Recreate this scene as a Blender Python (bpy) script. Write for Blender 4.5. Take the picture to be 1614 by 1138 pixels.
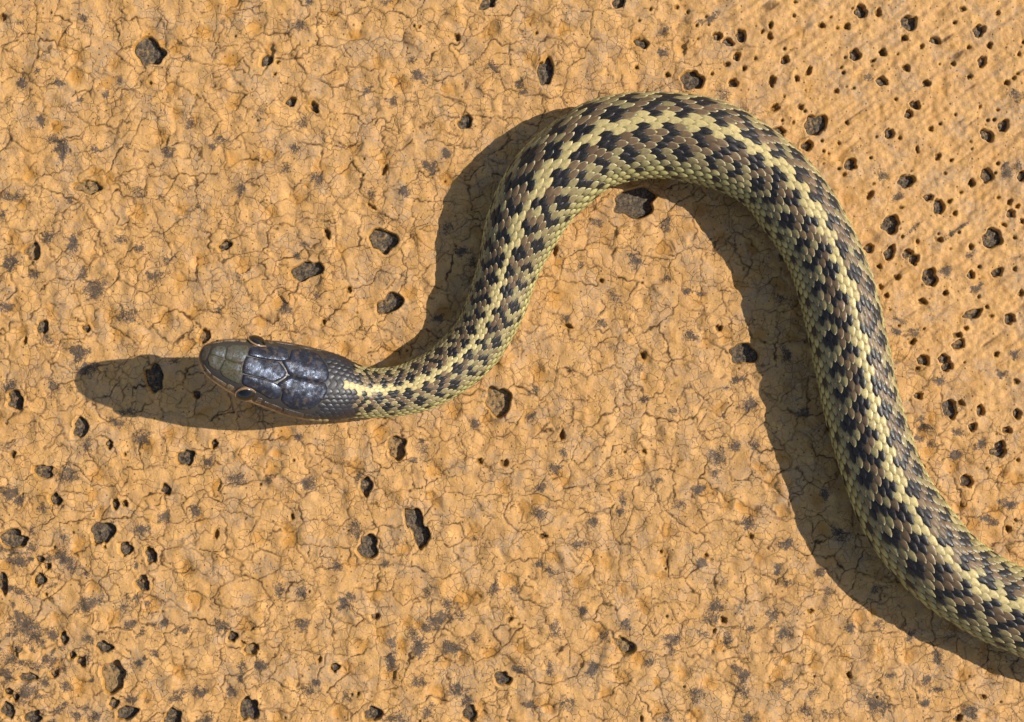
import bpy, math, random
import numpy as np
from mathutils import Vector

# ----------------------------------------------------------------------------
# Lengths below are in "photo pixels" on the ground: one pixel = 0.1 mm.
# ----------------------------------------------------------------------------
U = 1e-4
CX, CY = 807.0, 569.0
H = 2400.0                    # camera height over the ground
SUN_ELEV, SUN_AZ = 41.0, 8.0  # azimuth: degrees from +X towards +Y (where the sun stands)

scene = bpy.context.scene
for o in list(bpy.data.objects):
    bpy.data.objects.remove(o)
col = scene.collection

# camera -----------------------------------------------------------------------
cd = bpy.data.cameras.new('camera')
cam = bpy.data.objects.new('camera', cd)
col.objects.link(cam)
cam.location = (0, 0, H * U)
cd.sensor_width = 36.0
cd.lens = 18.0 / (807.0 / H)
cd.clip_start = 0.01
cd.clip_end = 100.0
scene.camera = cam

# world + sun ------------------------------------------------------------------
w = bpy.data.worlds.new('World')
scene.world = w
w.use_nodes = True
nt = w.node_tree
bg = nt.nodes['Background']
sky = nt.nodes.new('ShaderNodeTexSky')
sky.sky_type = 'NISHITA'
sky.sun_disc = False
sky.sun_elevation = math.radians(SUN_ELEV)
sky.sun_rotation = math.radians(90 - SUN_AZ)
nt.links.new(sky.outputs[0], bg.inputs[0])
bg.inputs[1].default_value = 0.12
sd = bpy.data.lights.new('sun', 'SUN')
sd.energy = 5.0
sd.angle = math.radians(0.5)
sd.color = (1.0, 0.945, 0.86)
sun = bpy.data.objects.new('sun', sd)
col.objects.link(sun)
e, a = math.radians(SUN_ELEV), math.radians(SUN_AZ)
sv = Vector((math.cos(e) * math.cos(a), math.cos(e) * math.sin(a), math.sin(e)))
sun.rotation_euler = sv.to_track_quat('Z', 'Y').to_euler()
sun.location = sv * 2
scene.view_settings.view_transform = 'Standard'
scene.view_settings.look = 'None'
scene.view_settings.gamma = 1
scene.view_settings.use_curve_mapping = False
scene.view_settings.exposure = 0.13
scene.render.resolution_x, scene.render.resolution_y = 1024, 722

rng = np.random.default_rng(7)
random.seed(7)

# ----------------------------------------------------------------------------
# helpers
# ----------------------------------------------------------------------------
def smooth(e0, e1, x):
    t = np.clip((x - e0) / (e1 - e0), 0, 1)
    return t * t * (3 - 2 * t)

def hash2(ix, iy, seed):
    h = (ix.astype(np.int64) * 374761393 + iy.astype(np.int64) * 668265263 + seed * 974634777) & 0xFFFFFFFF
    h = ((h ^ (h >> 13)) * 1274126177) & 0xFFFFFFFF
    h = ((h ^ (h >> 16)) * 2246822519) & 0xFFFFFFFF
    return ((h ^ (h >> 13)) & 0xFFFFFF).astype(np.float64) / 0xFFFFFF

def noise(x, y, lam, seed):
    """gradient noise, about -1..1, wavelength lam"""
    x = x / lam; y = y / lam
    xi = np.floor(x); yi = np.floor(y)
    fx = x - xi; fy = y - yi
    ux = fx * fx * fx * (fx * (fx * 6 - 15) + 10)
    uy = fy * fy * fy * (fy * (fy * 6 - 15) + 10)
    def g(dx, dy):
        t = hash2(xi + dx, yi + dy, seed) * 6.2831853
        return np.cos(t) * (fx - dx) + np.sin(t) * (fy - dy)
    a0 = g(0, 0) * (1 - ux) + g(1, 0) * ux
    a1 = g(0, 1) * (1 - ux) + g(1, 1) * ux
    return (a0 * (1 - uy) + a1 * uy) * 1.5

def voronoi(x, y, cell, seed, jit=0.95):
    """returns F1, distance to the nearest cell border, a hash of that border and of the cell"""
    x = x / cell; y = y / cell
    xi = np.floor(x); yi = np.floor(y)
    best = np.full(x.shape, 1e9); bx = np.zeros_like(x); by = np.zeros_like(x); bi = np.zeros_like(x); bj = np.zeros_like(x)
    def pt(cx_, cy_):
        return (cx_ + 0.5 + (hash2(cx_, cy_, seed) - 0.5) * jit, cy_ + 0.5 + (hash2(cx_, cy_, seed + 17) - 0.5) * jit)
    for dx in (-1, 0, 1):
        for dy in (-1, 0, 1):
            px, py = pt(xi + dx, yi + dy)
            d = (px - x) ** 2 + (py - y) ** 2
            m = d < best
            best = np.where(m, d, best); bx = np.where(m, px, bx); by = np.where(m, py, by)
            bi = np.where(m, xi + dx, bi); bj = np.where(m, yi + dy, bj)
    ed = np.full(x.shape, 1e9); eh = np.zeros_like(x)
    for dx in (-2, -1, 0, 1, 2):
        for dy in (-2, -1, 0, 1, 2):
            if abs(dx) + abs(dy) in (0, 4):
                continue
            px, py = pt(bi + dx, bj + dy)
            vx = px - bx; vy = py - by
            l = np.sqrt(vx * vx + vy * vy) + 1e-9
            d = ((bx + px) * 0.5 - x) * vx / l + ((by + py) * 0.5 - y) * vy / l
            m = d < ed
            ed = np.where(m, d, ed)
            eh = np.where(m, hash2(bi * 2 + dx, bj * 2 + dy, seed + 5), eh)
    return np.sqrt(best) * cell, ed * cell, eh, hash2(bi, bj, seed + 9)

def mesh_from(name, verts, faces, cols=None, smooth_shade=True):
    me = bpy.data.meshes.new(name)
    me.from_pydata([tuple(v) for v in verts], [], faces)
    if smooth_shade:
        me.polygons.foreach_set('use_smooth', [True] * len(me.polygons))
    if cols is not None:
        at = me.color_attributes.new('tint', 'FLOAT_COLOR', 'POINT')
        c = np.ones((len(verts), 4), dtype=np.float32)
        c[:, :3] = np.asarray(cols)[:, :3]
        at.data.foreach_set('color', c.ravel())
    me.update()
    return me

def link(name, me, mat, parent=None):
    o = bpy.data.objects.new(name, me)
    if mat is not None and me is not None and len(me.materials) == 0:
        me.materials.append(mat)
    col.objects.link(o)
    if parent is not None:
        o.parent = parent
    return o

class N:
    """small node-graph helper"""
    def __init__(self, name):
        self.m = bpy.data.materials.new(name)
        self.m.use_nodes = True
        self.t = self.m.node_tree
        self.b = self.t.nodes['Principled BSDF']
    def n(self, typ, **kw):
        nd = self.t.nodes.new(typ)
        for k, v in kw.items():
            setattr(nd, k, v)
        return nd
    def set(self, sock, v):
        if isinstance(v, bpy.types.NodeSocket):
            self.t.links.new(v, sock)
        else:
            sock.default_value = v
    def mix(self, f, A, B, mode='MIX'):
        nd = self.n('ShaderNodeMix', data_type='RGBA', blend_type=mode)
        nd.clamp_factor = True
        self.set(nd.inputs[0], f)
        for s, v in ((nd.inputs[6], A), (nd.inputs[7], B)):
            if isinstance(v, tuple):
                v = tuple(v) + ((1,) if len(v) == 3 else ())
            self.set(s, v)
        return nd.outputs[2]
    def math(self, op, *a, clamp=False):
        nd = self.n('ShaderNodeMath', operation=op)
        nd.use_clamp = clamp
        for i, v in enumerate(a):
            self.set(nd.inputs[i], v)
        return nd.outputs[0]
    def ramp(self, x, lo, hi, a=0.0, b=1.0, sm=True):
        nd = self.n('ShaderNodeMapRange')
        nd.interpolation_type = 'SMOOTHSTEP' if sm else 'LINEAR'
        self.set(nd.inputs[0], x)
        for i, v in enumerate((lo, hi, a, b)):
            nd.inputs[i + 1].default_value = v
        return nd.outputs[0]
    def noise(self, vec, lam, detail=2, rough=0.55, dist=0.0):
        nd = self.n('ShaderNodeTexNoise')
        self.t.links.new(vec, nd.inputs['Vector'])
        nd.inputs['Scale'].default_value = 1.0 / lam
        nd.inputs['Detail'].default_value = detail
        nd.inputs['Roughness'].default_value = rough
        nd.inputs['Distortion'].default_value = dist
        return nd.outputs['Fac']
    def coords(self):
        tc = self.n('ShaderNodeTexCoord')
        mp = self.n('ShaderNodeVectorMath', operation='SCALE')
        self.t.links.new(tc.outputs['Object'], mp.inputs[0])
        mp.inputs['Scale'].default_value = 1.0 / U
        return mp.outputs[0]
    def bump(self, h, dist, strength=1.0):
        nd = self.n('ShaderNodeBump')
        self.t.links.new(h, nd.inputs['Height'])
        nd.inputs['Distance'].default_value = dist
        nd.inputs['Strength'].default_value = strength
        self.t.links.new(nd.outputs[0], self.b.inputs['Normal'])
    def attr(self, name):
        return self.n('ShaderNodeAttribute', attribute_name=name)

# ----------------------------------------------------------------------------
# materials
# ----------------------------------------------------------------------------
def ground_material():
    k = N('cracked_ochre_paint')
    P = k.coords()
    A = k.attr('masks'); B = k.attr('masks_more')
    sa = k.n('ShaderNodeSeparateColor'); k.t.links.new(A.outputs['Color'], sa.inputs[0])
    sb = k.n('ShaderNodeSeparateColor'); k.t.links.new(B.outputs['Color'], sb.inputs[0])
    crack, stain, hollow, rough_zone = sa.outputs[0], sa.outputs[1], sa.outputs[2], A.outputs['Alpha']
    pit, rim, grey, dense = sb.outputs[0], sb.outputs[1], sb.outputs[2], B.outputs['Alpha']
    n1 = k.noise(P, 60, 3); n2 = k.noise(P, 14, 3); n3 = k.noise(P, 3.2, 2, .6); n4 = k.noise(P, 5.5, 3, .65)
    base = k.mix(k.ramp(n1, .35, .65), (.53, .275, .074), (.61, .33, .10))
    base = k.mix(k.ramp(n2, .3, .72), base, (.50, .272, .10))
    greyf = k.math('MULTIPLY', grey, k.ramp(n4, .36, .62))
    base = k.mix(k.math('MULTIPLY', greyf, .75), base, (.37, .245, .135))
    base = k.mix(hollow, base, (.47, .215, .035))
    # grain of the coating
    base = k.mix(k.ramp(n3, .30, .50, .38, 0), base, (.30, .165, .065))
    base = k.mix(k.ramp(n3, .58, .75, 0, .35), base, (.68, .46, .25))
    # finest craquelure
    wv = k.n('ShaderNodeTexNoise'); k.t.links.new(P, wv.inputs['Vector'])
    wv.inputs['Scale'].default_value = 1 / 9.0; wv.inputs['Detail'].default_value = 2
    sc = k.n('ShaderNodeVectorMath', operation='SCALE'); k.t.links.new(wv.outputs['Color'], sc.inputs[0]); sc.inputs['Scale'].default_value = 9.0
    ad = k.n('ShaderNodeVectorMath', operation='ADD'); k.t.links.new(P, ad.inputs[0]); k.t.links.new(sc.outputs[0], ad.inputs[1])
    vo = k.n('ShaderNodeTexVoronoi', feature='DISTANCE_TO_EDGE'); vo.voronoi_dimensions = '2D'
    k.t.links.new(ad.outputs[0], vo.inputs['Vector']); vo.inputs['Scale'].default_value = 1 / 12.0
    fine = k.ramp(vo.outputs['Distance'], .015, .075, 1, 0)
    n5 = k.noise(P, 34, 2)
    fmask = k.math('MULTIPLY', k.ramp(n5, .38, .58), k.ramp(rough_zone, 0, .8, 1, .25))
    finec = k.math('MULTIPLY', fine, k.math('MULTIPLY', fmask, .5))
    base = k.mix(finec, base, (.15, .085, .035))
    # wide cracks where the dense mesh ends
    vo2 = k.n('ShaderNodeTexVoronoi', feature='DISTANCE_TO_EDGE'); vo2.voronoi_dimensions = '2D'
    wv3 = k.n('ShaderNodeTexNoise'); k.t.links.new(P, wv3.inputs['Vector'])
    wv3.inputs['Scale'].default_value = 1 / 26.0; wv3.inputs['Detail'].default_value = 3
    sc3 = k.n('ShaderNodeVectorMath', operation='SCALE'); k.t.links.new(wv3.outputs['Color'], sc3.inputs[0]); sc3.inputs['Scale'].default_value = 34.0
    ad3 = k.n('ShaderNodeVectorMath', operation='ADD'); k.t.links.new(P, ad3.inputs[0]); k.t.links.new(sc3.outputs[0], ad3.inputs[1])
    k.t.links.new(ad3.outputs[0], vo2.inputs['Vector']); vo2.inputs['Scale'].default_value = 1 / 34.0
    far = k.math('MULTIPLY', k.math('MULTIPLY', k.ramp(vo2.outputs['Distance'], .01, .045, 1, 0), k.ramp(k.noise(P, 50, 3), .40, .60, .1, .8)), k.math('SUBTRACT', 1.0, dense))
    crackall = k.math('MAXIMUM', crack, far)
    crackv = k.math('MULTIPLY', crackall, k.ramp(k.noise(P, 7, 2), .25, .55, .75, 1.25))
    base = k.mix(k.math('MULTIPLY', crackv, .95, clamp=True), base, (.075, .033, .005))
    # pin-holes
    vd = k.n('ShaderNodeTexVoronoi', feature='F1'); vd.voronoi_dimensions = '2D'
    k.t.links.new(P, vd.inputs['Vector']); vd.inputs['Scale'].default_value = 1 / 11.0
    sepd = k.n('ShaderNodeSeparateColor'); k.t.links.new(vd.outputs['Color'], sepd.inputs[0])
    dot = k.math('MULTIPLY', k.ramp(k.math('SUBTRACT', vd.outputs['Distance'], k.math('MULTIPLY', sepd.outputs[1], .10)), .01, .07, 1, 0), k.math('GREATER_THAN', sepd.outputs[0], .72))
    base = k.mix(k.math('MULTIPLY', dot, .7), base, (.10, .05, .018))
    # dark growth and dirt, filament-like
    fil = k.noise(P, 6.0, 6, .82, 2.0)
    s1 = k.math('ADD', stain, k.math('MULTIPLY', k.math('SUBTRACT', fil, .5), 3.4))
    s2 = k.math('MULTIPLY', k.ramp(s1, .36, .80), k.ramp(stain, .02, .3))
    base = k.mix(k.math('MULTIPLY', s2, .88), base, (.038, .032, .027))
    # broken edges of the coating and bare holes
    base = k.mix(rim, base, (.40, .20, .03))
    base = k.mix(pit, base, k.mix(k.ramp(n3, .4, .65), (.022, .017, .012), (.09, .055, .028)))
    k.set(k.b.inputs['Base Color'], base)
    k.b.inputs['Roughness'].default_value = .72
    k.b.inputs['Specular IOR Level'].default_value = .35
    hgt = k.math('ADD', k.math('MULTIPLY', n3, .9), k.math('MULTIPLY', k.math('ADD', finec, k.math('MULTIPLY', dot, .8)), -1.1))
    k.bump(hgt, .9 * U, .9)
    return k.m

def stone_material(name, specks, thr=.50):
    k = N(name)
    P = k.coords()
    n = k.noise(P, 4.0, 5, .8)
    c = k.mix(k.ramp(n, .35, .68), (.030, .025, .020), (.19, .145, .095))
    c = k.mix(k.ramp(k.noise(P, 6.5, 5, .75), thr, thr + .14, 0, specks), c, (.36, .22, .085))
    k.set(k.b.inputs['Base Color'], c)
    k.b.inputs['Roughness'].default_value = .7
    k.b.inputs['Specular IOR Level'].default_value = .3
    k.bump(n, 3.2 * U, 1.0)
    return k.m

def scale_material():
    k = N('snake_scale')
    P = k.coords()
    A = k.attr('tint')
    n = k.noise(P, 3.0, 3, .6)
    c = k.mix(k.ramp(n, .3, .7, .0, .35), A.outputs['Color'], (.05, .035, .02))
    k.set(k.b.inputs['Base Color'], c)
    k.set(k.b.inputs['Roughness'], k.ramp(n, .3, .7, .32, .50))
    k.b.inputs['Specular IOR Level'].default_value = .32
    k.bump(n, .25 * U, .5)
    return k.m

def plate_material():
    k = N('head_plate')
    P = k.coords()
    A = k.attr('tint')
    n = k.noise(P, 9, 4, .65); n2 = k.noise(P, 3, 3, .6)
    c = k.mix(k.ramp(n, .50, .64, 0, .6), A.outputs['Color'], (.10, .068, .045))
    c = k.mix(k.ramp(n2, .3, .55, .55, 0), c, (.012, .011, .012))
    k.set(k.b.inputs['Base Color'], c)
    k.set(k.b.inputs['Roughness'], k.ramp(k.noise(P, 11, 5, .7), .35, .65, .20, .50))
    k.set(k.b.inputs['Specular IOR Level'], k.ramp(k.noise(P, 13, 4, .65), .40, .64, .08, .55))
    k.b.inputs['Specular Tint'].default_value = (.62, .74, 1.0, 1)
    k.bump(k.math('ADD', n2, k.math('MULTIPLY', n, 2.0)), .3 * U, .7)
    return k.m

def plain(name, colr, rough, spec=.5):
    k = N(name)
    P = k.coords()
    n = k.noise(P, 4, 3)
    k.set(k.b.inputs['Base Color'], k.mix(k.ramp(n, .3, .7), tuple(c * .75 for c in colr), tuple(min(1, c * 1.2) for c in colr)))
    k.b.inputs['Roughness'].default_value = rough
    k.b.inputs['Specular IOR Level'].default_value = spec
    return k.m

M_ground = ground_material()
M_stone = stone_material('dark_aggregate', .4)
M_stone2 = stone_material('speckled_aggregate', .9)
M_stone3 = stone_material('ochre_stained_aggregate', 1.0, .40)
M_scale = scale_material()
M_plate = plate_material()
M_pupil = plain('pupil', (.006, .006, .006), .08, .6)
M_iris = plain('iris', (.26, .13, .045), .25)
M_lid = plain('eye_ring', (.25, .15, .075), .5)
M_dark = plain('nostril', (.01, .008, .006), .7)

# ----------------------------------------------------------------------------
# ground: holes, dark growth (photo pixel x, y, half sizes, tilt)
# ----------------------------------------------------------------------------
# holes in the coating with dark aggregate at the bottom
HOLES = [(235,82,26,21,-10),(860,112,13,21,0),(733,192,11,12,0),(603,378,22,19,0),(483,427,26,14,22),(613,479,22,15,35),(135,294,21,11,0),
(51,396,15,13,30),(354,387,11,8,30),(66,516,10,11,0),(322,530,12,9,40),(1000,318,36,22,12),(1172,558,22,17,-20),(785,632,20,24,-20),
(624,705,16,18,0),(577,767,11,14,0),(657,832,15,37,24),(579,862,17,19,0),(23,631,14,16,0),(126,675,12,17,0),
(66,743,16,11,0),(292,721,14,13,0),(260,772,9,9,0),(87,787,10,10,0),(161,839,19,17,0),(20,850,24,14,0),(197,865,10,12,0),
(237,875,10,13,0),(224,920,12,12,0),(61,914,9,12,-30),(3,920,9,17,0),(100,1007,8,10,0),(163,1020,14,9,-15),(128,1043,9,8,0),
(178,1067,21,24,0),(42,1068,15,8,0),(10,1120,11,14,0),(50,1131,16,10,20),(178,1109,9,8,0),(200,1124,17,11,20),(272,1132,15,14,0),
(391,1118,15,20,0),(365,1004,9,8,0),(393,1025,12,9,30),(791,1070,14,11,0),(588,1125,14,12,0),(740,1125,12,13,0),(984,1018,19,10,-32),
(243,596,15,22,15),(310,622,6,7,0),(767,5,14,9,20),(975,4,11,8,0),(1011,67,12,7,-20),(1131,57,7,7,0),(1148,66,9,6,-20),(1168,57,8,9,0),
(1090,126,17,16,0),(1155,131,8,6,0),(1161,89,6,6,0),(1357,18,10,10,0),(1433,36,13,11,0),(1474,64,9,5,-10),(1543,48,10,9,0),(1548,97,7,8,0),
(1348,86,9,9,0),(1390,128,9,7,-30),(1443,165,9,6,-40),(1433,180,7,6,0),(1285,196,17,17,0),(1272,230,10,7,20),(1225,207,10,8,0),
(1402,211,8,7,30),(1340,259,10,9,0),(1557,213,12,8,-30),(1582,198,7,11,-20),(1557,276,9,12,0),(1428,285,12,11,0),(1404,353,14,14,0),
(1463,311,7,6,0),(1480,326,8,13,10),(1565,376,17,14,0),(1370,391,8,7,0),(1403,398,8,12,-25),(1430,400,8,7,0),(1441,409,7,9,0),
(1466,437,12,14,0),(1573,429,9,7,20),(1531,433,6,6,0),(1534,495,14,8,10),(1592,502,9,8,-20),(1511,543,10,8,30),(1455,568,9,9,0),
(1488,566,8,8,0),(1493,577,9,8,0),(1496,645,11,15,0),(1545,647,6,9,20),(1603,652,6,8,20),(1575,703,8,8,0),(1572,713,12,8,0),
(1524,759,9,11,0),(1594,337,6,7,0),(1448,624,7,5,0),(1533,673,6,7,0),(1587,678,7,6,0),(1611,278,7,8,0),(1237,94,6,7,0),
(420,95,10,9,30),(458,160,8,8,0),(495,169,6,10,20),(338,700,6,7,0),(172,701,6,7,0),(134,518,7,6,0),(182,794,7,8,0),(196,794,6,5,0),
(62,882,7,6,0),(73,893,6,6,0),(13,1092,8,7,0),(24,1100,6,6,0),(85,1063,7,6,0),(113,1033,6,6,0),(153,853,8,6,0),(591,972,7,5,0),(527,1053,8,7,0)]
# bare small holes
PITS = [(3,27,6,6),(720,58,5,6),(605,268,4,9),(516,369,5,8),(550,457,5,5),(585,326,8,3),(510,507,4,4),(39,537,4,6),(20,716,5,6),(196,716,3,3),
(340,843,4,8),(165,862,3,3),(72,937,3,3),(382,1015,5,5),(403,1020,5,5),(503,1040,4,5),(565,1093,3,3),(756,727,5,5),(794,730,7,6),(460,815,4,5),
(875,395,4,7),(1133,517,5,6),(947,442,5,3),(895,514,9,3),(1014,560,4,7),(886,686,4,9),(1015,712,4,4),(855,845,7,4),(1183,845,4,5),(804,976,5,4),
(1140,978,5,6),(1126,994,3,4),(1042,870,3,3),(1011,1133,3,5),(1112,876,4,4),(1338,1064,4,6),(1548,1098,6,4),(1510,1132,8,5),(1277,963,5,4),
(1066,11,4,4),(1025,15,3,3),(1145,101,6,4),(1173,108,4,4),(1122,116,3,3),(845,52,3,3),(1052,118,4,5),(1003,106,3,4),(1384,20,6,6),(1295,40,5,5),
(1335,41,5,5),(1425,60,5,5),(1517,14,5,5),(1573,20,4,4),(1560,71,5,5),(1527,74,3,4),(1392,82,6,6),(1428,107,6,6),(1275,112,4,9),(1256,124,4,5),
(1217,128,6,8),(1318,143,4,5),(1460,131,6,6),(1503,100,4,4),(1528,121,4,4),(1587,130,4,5),(1598,123,3,3),(1604,116,3,3),(1262,168,5,5),
(1221,170,8,5),(1335,193,3,4),(1467,203,4,5),(1446,236,3,6),(1478,247,5,6),(1371,307,5,7),(1497,317,4,4),(1505,336,4,4),(1532,288,5,7),
(1531,389,4,5),(1480,378,7,4),(1386,420,4,4),(1414,437,5,5),(1388,452,4,4),(1397,466,4,5),(1600,424,4,4),(1490,462,5,4),(1454,475,7,5),
(1610,462,5,5),(1543,468,3,3),(1563,498,4,3),(1523,517,4,4),(1510,528,7,5),(1440,537,4,4),(1571,558,4,5),(1602,601,5,5),(1514,635,5,6),
(1590,834,5,5),(1601,820,3,3),(1446,581,4,4),(1606,85,3,4),(1615,65,4,4),(1298,238,3,3),(1306,242,2,3),(1250,193,3,3),(1232,215,3,3),
(1322,225,3,3),(1412,156,3,3),(1418,218,3,3),(1545,168,3,3),(1573,173,3,3),(1530,223,3,3),(1500,252,3,3),(1253,3,3,3),(1251,25,3,3),(1309,27,3,2),
(1320,44,3,3),(1236,152,2,3),(1270,142,2,2),(1326,106,2,3),(1376,95,5,3),(1415,85,2,2),(1453,73,3,5),(1574,311,3,3),(1592,318,4,5),(1604,325,4,4),
(1612,348,4,4),(1583,354,5,3),(1600,375,3,3),(1422,373,3,3),(1446,380,3,4),(1556,484,3,4),(1402,488,2,2),(1456,518,3,2),(1437,540,5,4),(1515,303,3,3),
(1420,327,4,3),(1376,290,3,3),(1330,275,4,3),(1098,40,3,3),(1084,18,3,3),(1100,61,2,2),(1201,50,3,4),(1213,57,4,7),(1214,40,4,5),(1190,92,3,3),
(433,117,3,3),(437,98,3,3),(660,42,3,3),(570,36,2,2),(1455,735,3,3),(1535,702,2,2),(1555,738,2,3),(1604,725,3,3),(310,150,2,2),(237,131,3,3)]
# dark growth
STAINS = [(33,36,6,6),(133,28,7,7),(190,126,6,9),(169,148,6,6),(92,130,10,7),(128,158,5,6),(300,193,9,8),(346,221,8,7),(98,235,11,14),(80,220,12,6),
(60,112,7,6),(34,130,10,9),(150,235,8,6),(200,230,6,6),(264,240,10,8),(297,93,7,5),(65,190,6,11),(335,232,6,6),(475,192,8,10),(473,42,9,8),
(500,280,10,10),(680,265,11,9),(660,120,14,8),(650,95,9,7),(777,105,8,8),(610,4,7,6),(463,233,10,8),(487,3,6,6),(450,265,9,9),(705,243,10,6),
(578,143,7,7),(745,200,6,6),(618,160,9,7),(15,310,15,8),(5,338,9,9),(110,317,6,6),(75,373,9,13),(115,385,8,13),(220,392,9,9),(190,378,12,9),
(15,417,11,14),(130,430,11,9),(148,458,16,15),(240,435,12,8),(200,498,20,12),(12,483,11,8),(53,432,8,8),(218,303,9,11),(378,300,8,10),(262,410,7,7),
(125,555,15,14),(77,535,8,7),(345,490,6,6),(503,287,7,8),(587,307,8,7),(637,302,12,6),(450,487,11,10),(480,385,9,5),(467,405,6,5),(498,465,5,6),
(705,358,8,9),(727,395,10,8),(745,413,8,8),(690,500,9,7),(137,580,15,12),(82,608,9,14),(15,610,12,9),(187,667,14,9),(136,700,10,14),(225,690,14,10),
(105,750,19,12),(15,778,16,12),(27,788,12,10),(65,800,9,8),(260,815,11,8),(375,755,14,12),(330,728,8,7),(225,835,12,8),(205,650,14,7),(309,808,8,10),
(235,600,9,9),(275,568,10,5),(10,862,18,12),(48,863,11,9),(30,885,14,8),(98,878,17,12),(112,893,12,10),(140,952,24,9,35),(158,946,8,8),(215,943,12,7,30),
(40,985,24,14),(52,1003,20,12),(82,1000,9,10),(140,1008,11,7),(15,1040,18,14),(10,1060,12,9),(60,1050,10,8),(40,1092,16,10),(70,1075,8,7),
(282,1095,18,8,30),(315,1090,13,8),(350,985,12,9),(280,993,10,8),(205,985,12,6,35),(380,1062,7,20),(365,1090,8,8),(30,932,9,5),(531,893,10,9),
(475,936,8,9),(440,930,8,13),(541,952,8,10),(552,940,9,7),(672,932,8,7),(688,978,24,13,30),(708,955,10,14),(725,970,9,10),(662,1022,13,15),
(652,1000,9,11),(617,1045,9,14),(617,1012,9,9),(748,1005,9,8),(712,1022,16,12),(660,1073,14,9),(487,1090,13,12),(413,1050,13,8),(545,1098,10,9),
(718,1088,12,9),(736,1105,10,13),(675,1122,10,12),(608,890,8,6),(475,985,12,10),(500,1075,8,6),(780,930,7,12),(625,1132,16,8),(485,762,13,11),
(560,835,13,12),(667,708,9,12),(650,725,7,7),(425,757,8,8),(470,690,7,7),(565,752,7,7),(740,595,6,6),(750,668,8,9),(940,350,10,7),(1050,355,7,9),
(1000,410,10,12),(970,468,13,7,-45),(948,510,10,6),(1105,463,6,5),(915,418,8,6),(1088,530,10,8),(1050,440,8,6),(1083,460,9,4),(893,500,6,5),
(887,713,7,8),(873,738,10,9,30),(852,768,10,8),(1008,580,9,7),(1013,630,7,6),(1060,647,8,7),(1182,636,13,11),(1130,720,15,14),(1128,745,9,11),
(1157,702,9,9),(982,790,8,11),(978,805,7,6),(935,823,10,9),(1075,795,9,7),(1103,770,10,8),(1040,755,8,5),(842,615,9,9),(1160,600,13,7,35),(963,742,6,7),
(835,658,7,7),(850,810,12,9),(1190,700,8,7),(1180,825,12,10),(913,858,13,9),(868,902,9,8),(852,889,9,5),(810,930,7,7),(918,963,7,7),(874,993,12,12),
(952,1003,10,10),(818,1052,10,8),(866,1055,6,10),(935,1055,10,12),(985,985,11,8),(897,1110,14,11),(835,1110,9,6),(1060,1008,14,10),(1058,1022,9,10),
(1130,955,13,9),(1122,974,16,9),(1106,886,9,8),(1147,1010,8,12),(1165,960,9,7),(1162,1055,10,8),(1170,1085,12,15),(1172,1065,9,9),(1097,1093,11,11),
(1052,1133,9,7),(1180,1132,10,8),(1025,1042,9,8),(1108,998,8,6),(1185,990,7,8),(1216,970,12,12),(1238,858,13,7),(1294,901,10,7),(1305,932,9,7),
(1338,988,8,10),(1236,998,14,8),(1240,1078,12,8),(1380,1108,18,17),(1270,1120,13,9),(1478,1036,8,10),(1435,1003,8,9),(1385,985,10,7),(1460,1074,8,8),
(1475,1087,10,7),(1458,1107,10,7),(1530,1122,12,10),(1305,1125,10,7),(1225,895,7,9),(1240,918,10,6),(1285,1092,10,6),(1404,1064,6,4),(1047,50,9,8),
(1120,28,15,5,35),(820,133,8,8),(824,146,7,5),(1045,82,12,6),(1140,150,10,8),(1105,36,9,5),(1369,122,7,6),(1392,278,9,11),(1490,428,11,7),
(1540,453,13,5,35),(1441,524,12,9),(1414,523,9,5),(1418,505,13,4,-25),(1506,718,10,9),(1590,797,12,8),(1452,660,7,7),(1457,673,9,7),(1500,640,14,12),
(1600,150,12,10),(1588,268,8,14),(1605,262,7,9),(1577,590,9,6),(1545,700,14,6,40),(1508,680,10,8),(1560,820,14,6,-30),(1580,790,9,6),(1480,600,9,6),
(1415,310,12,5,30),(1440,360,20,3,40),(1505,365,22,3,35),(1530,400,10,4,30),(1350,235,10,5,30),(1600,560,9,6),(1470,700,9,6),(1448,690,7,6),
(705,560,6,5),(1230,470,9,9),(1240,560,8,12),(1265,650,10,9),(1320,840,13,11),(1300,780,9,9),(1380,930,9,8),(1235,405,8,6)]
ORANGE = [(525,22,10,8),(560,55,16,10),(620,125,9,9),(727,945,18,14),(632,1018,11,15),(985,1022,14,11),(780,645,16,14),(1046,53,6,6),(150,270,14,8),
(85,870,9,7),(1545,645,9,9),(1512,800,7,8),(1015,596,6,7),(1165,797,8,7),(678,778,8,6),(436,715,10,8),(35,322,10,10),(120,120,14,16),(230,700,18,14),
(1090,1128,7,6),(1035,1076,8,9),(484,293,6,5),(250,70,14,10),(320,50,16,12),(365,95,18,14),(90,200,14,12),(120,870,12,9),(1120,883,4,4),(1210,1080,5,5),
(1553,1128,5,5),(660,985,9,8),(595,970,6,5),(430,605,6,5),(1240,1040,7,9),(1330,1035,10,7),(1385,1025,7,9),(1375,965,8,8),(1405,835,8,6)]

_r = np.random.default_rng(91)
for _i in range(85):
    STAINS.append((_r.uniform(-20, 430) * _r.uniform(.2, 1), 1150 - _r.uniform(0, 330) * _r.uniform(.3, 1), _r.uniform(4, 10), _r.uniform(3, 8), _r.uniform(0, 60)))

def outline_fn(seed, angular):
    r = np.random.default_rng(seed)
    waist = .30 if seed == 116 else 0.0      # the long hole is pinched in the middle
    ph = r.uniform(0, 6.283, 8)
    am = np.array([0, .04, .08, .065, .05, .04, .035, .03]) * (1.15 if angular else 1.5)
    def f(th):
        v = 1 - waist * np.exp(-((np.mod(th + .15, math.pi) - .15) / .35) ** 2)
        for q in range(1, 8):
            v = v + am[q] * np.cos(q * th + ph[q])
        return v
    return f

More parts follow.
